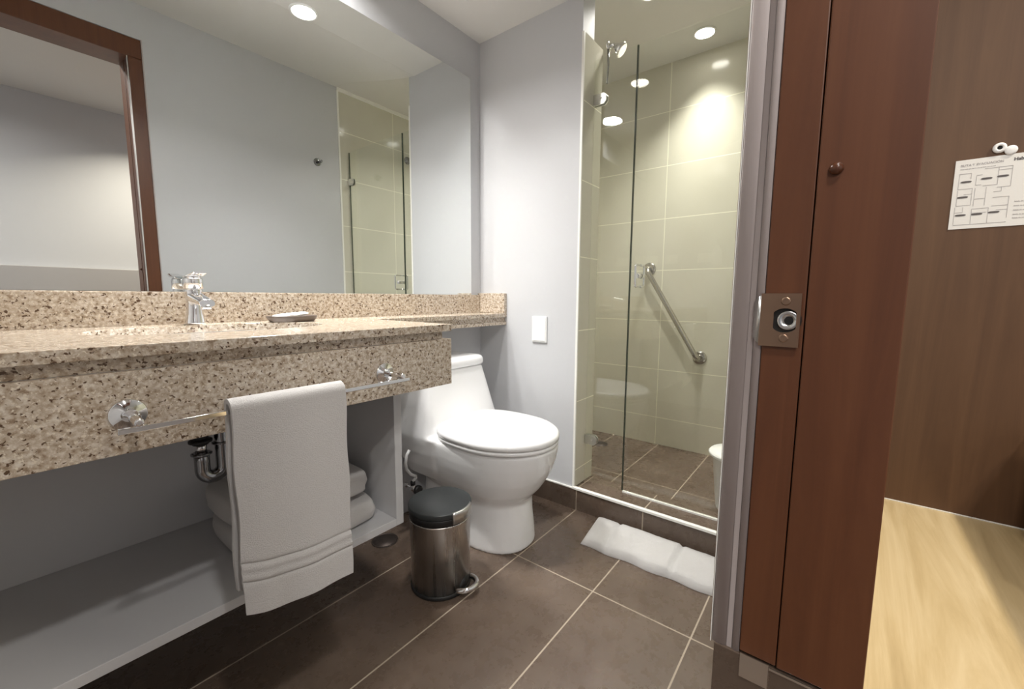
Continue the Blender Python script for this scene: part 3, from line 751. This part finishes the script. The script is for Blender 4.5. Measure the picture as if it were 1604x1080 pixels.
# grab rail on the back wall
gr = empty('grab_rail', (XB, .8, .85), 'brushed steel grab rail slanting down the cream tiled shower wall', 'grab rail')
a0 = Vector((XB, .965, 1.118)); a1 = Vector((XB, .640, .585)); nrm = Vector((-1, 0, 0)); dr = (a1-a0).normalized()
for p in (a0, a1): MB().lathe(p+Vector((-.0003, 0, 0)), (-1, 0, 0), [(0, .040), (.004, .040), (.008, .036), (.010, .018)], 32).build('flange', 'rail_steel', gr)
so_ = .062; rb = .035
pts = [a0+nrm*.004] + [a0+nrm*(so_-rb)+dr*0+Vector((0, 0, 0))]
pts += [a0+nrm*(so_-rb)+dr*rb+(-dr*math.cos(t)+nrm*math.sin(t))*rb for t in [PI/2*i/6 for i in range(1, 7)]]
pts += [a1+nrm*(so_-rb)-dr*rb+(dr*math.sin(t)+nrm*math.cos(t))*rb for t in [PI/2*i/6 for i in range(0, 7)]]
pts += [a1+nrm*.004]
MB().tube(pts, .0155, 20).build('bar', 'rail_steel', gr)
# floor drains
def drain(x, y, z, label):
    d = empty('floor_drain', (x, y, z), label, 'drain')
    MB().lathe((x, y, z), (0, 0, 1), [(0, .05), (.0018, .0495), (.0020, .046), (.0008, .0455), (.0008, .041), (.0018, .0405), (.0019, .002)], 36).build('ring', 'drain', d)
    return d
drain(.904, 1.323, .0002, 'round metal drain cover in the dark floor under the shelf unit')
drain(2.42, 1.16, .0002, 'round metal drain cover in the shower floor')
# shower rail fittings seen above the glass
sh = empty('hand_shower', (XI, .95, 2.0), 'chrome hand shower hanging on its bracket above the glass panel', 'shower')
MB().tube([(1.79, .8745, 2.02), (1.79, .850, 2.02), (1.79, .842, 2.008)], .008, 12).build('arm', 'chrome', sh)
MB().lathe((1.79, .8748, 2.02), (0, -1, 0), [(0, .022), (.004, .021), (.007, .010)], 24).build('flange', 'chrome', sh)
MB().lathe((1.79, .846, 2.015), (.2, -.75, -.65), [(0, .010), (.012, .016), (.034, .030), (.042, .031), (.044, .027)], 28).build('shower_head', 'chrome', sh)
MB().tube([(1.775, .868, 2.0), (1.775, .866, 1.93), (1.772, .868, 1.86)], .005, 10).build('hose', 'darkchrome', sh)
# white basket in the shower
bk = empty('waste_bucket', (2.02, .27, 0), 'white plastic bucket standing on the shower floor, mostly behind the door frame', 'bucket')
MB().lathe((2.02, .300, .001), (0, 0, 1), [(0, .082), (.01, .086), (.235, .108), (.245, .122), (.250, .122), (.247, .104), (.02, .080)], 44).build('tub', 'plastic', bk)
MB().loft([[(2.02+r_*math.cos(a), .300+r_*math.sin(a), .2515+h+.16*(r_/.125)*max(0, 0)) for a in [2*PI*j/44 for j in range(44)]] for r_, h in ((.124, 0), (.126, .004), (.120, .012), (.07, .020), (.004, .022))]).build('lid', 'plastic', bk)
# mixer on the tiled side wall, seen in the mirror
mx = empty('shower_valve', (2.18, YR, 1.98), 'dark chrome shower rose on the tiled wall seen in the mirror', 'shower')
MB().lathe((2.17, YR, 1.985), (0, 1, 0), [(0, .028), (.005, .027), (.010, .010), (.05, .010), (.06, .028), (.075, .034), (.078, .030)], 28).build('rose', 'darkchrome', mx)

# robe hook on the doorway wall (seen in the mirror)
hk = empty('robe_hook', (1.448, YR, 1.798), 'chrome robe hook on the white wall, seen in the mirror', 'hook')
MB().lathe((1.448, YR+.0002, 1.798), (0, 1, 0), [(0, .024), (.004, .024), (.007, .020), (.008, .010)], 28).build('rosette', 'darkchrome', hk)
MB().tube([(1.448, YR+.006, 1.798), (1.448, YR+.035, 1.792), (1.448, YR+.050, 1.790), (1.448, YR+.058, 1.800)], [.008, .007, .006, .0055], 12).build('peg', 'darkchrome', hk)

# socket plates and soap dispenser on the near wall (seen as reflections in the glass)
lab = ['white socket plate on the near wall farthest from the mirror', 'white socket plate on the near wall, middle one of three', 'white socket plate on the near wall closest to the mirror']
for y, l_ in zip((.92, 1.195, 1.37), lab):
    o = empty('socket_plate', (XN, y, 1.27), l_, 'socket', 'socket plates on the near wall')
    MB().box(XN+.0002, XN+.009, y-.055, y+.055 if y < 1.3 else y+.045, 1.235, 1.31).build('plate', 'plastic', o, bevel=.002)
    MB().box(XN+.009, XN+.0105, y-.032, y+.032, 1.252, 1.293).build('socket_face', 'trim_white', o, bevel=.001)
dsn = empty('soap_dispenser', (XN+.04, .82, 1.2), 'white pump soap dispenser fixed to the near wall', 'dispenser')
MB().lathe((XN+.045, .82, 1.205), (0, 0, 1), [(0, .038), (.005, .042), (.10, .040), (.13, .030), (.145, .016), (.16, .014)], 28).build('bottle', 'plastic', dsn)
MB().box(XN+.0002, XN+.004, .79, .85, 1.20, 1.33).build('bracket', 'plastic', dsn)
MB().tube([(XN+.045, .82, 1.364), (XN+.045, .82, 1.39), (XN+.055, .82, 1.397), (XN+.085, .82, 1.395)], .006, 10).build('pump', 'chrome', dsn)

# ------------------------------------------------------------------ downlights and added fill lamps
lb = dict(vanity='round recessed downlight over the granite worktop nearest the mirror', middle='round recessed downlight in the middle of the bathroom ceiling', shower='round recessed downlight in the shower ceiling close to the tiled back wall',
          fill_shower='added fill lamp out of view in the shower ceiling nearer the glass',
          fill_doorway='added fill lamp out of view in the corridor ceiling just outside the doorway',
          corridor='round recessed downlight above the corridor bench', fill_hall='added fill lamp out of view above the corridor floor')
for k, (x, y, z) in LAMP.items():
    d = empty('downlight', (x, y, z), lb[k], 'light')
    MB().lathe((x, y, z-.0002), (0, 0, -1), [(0, .056), (.003, .055), (.006, .049), (.004, .046), (.001, .045)], 40, (True, False)).build('trim_ring', 'plastic', d)
    MB().lathe((x, y, z-.002), (0, 0, -1), [(0, .044), (.003, .043)], 32).build('lens', 'lamp_glow', d)
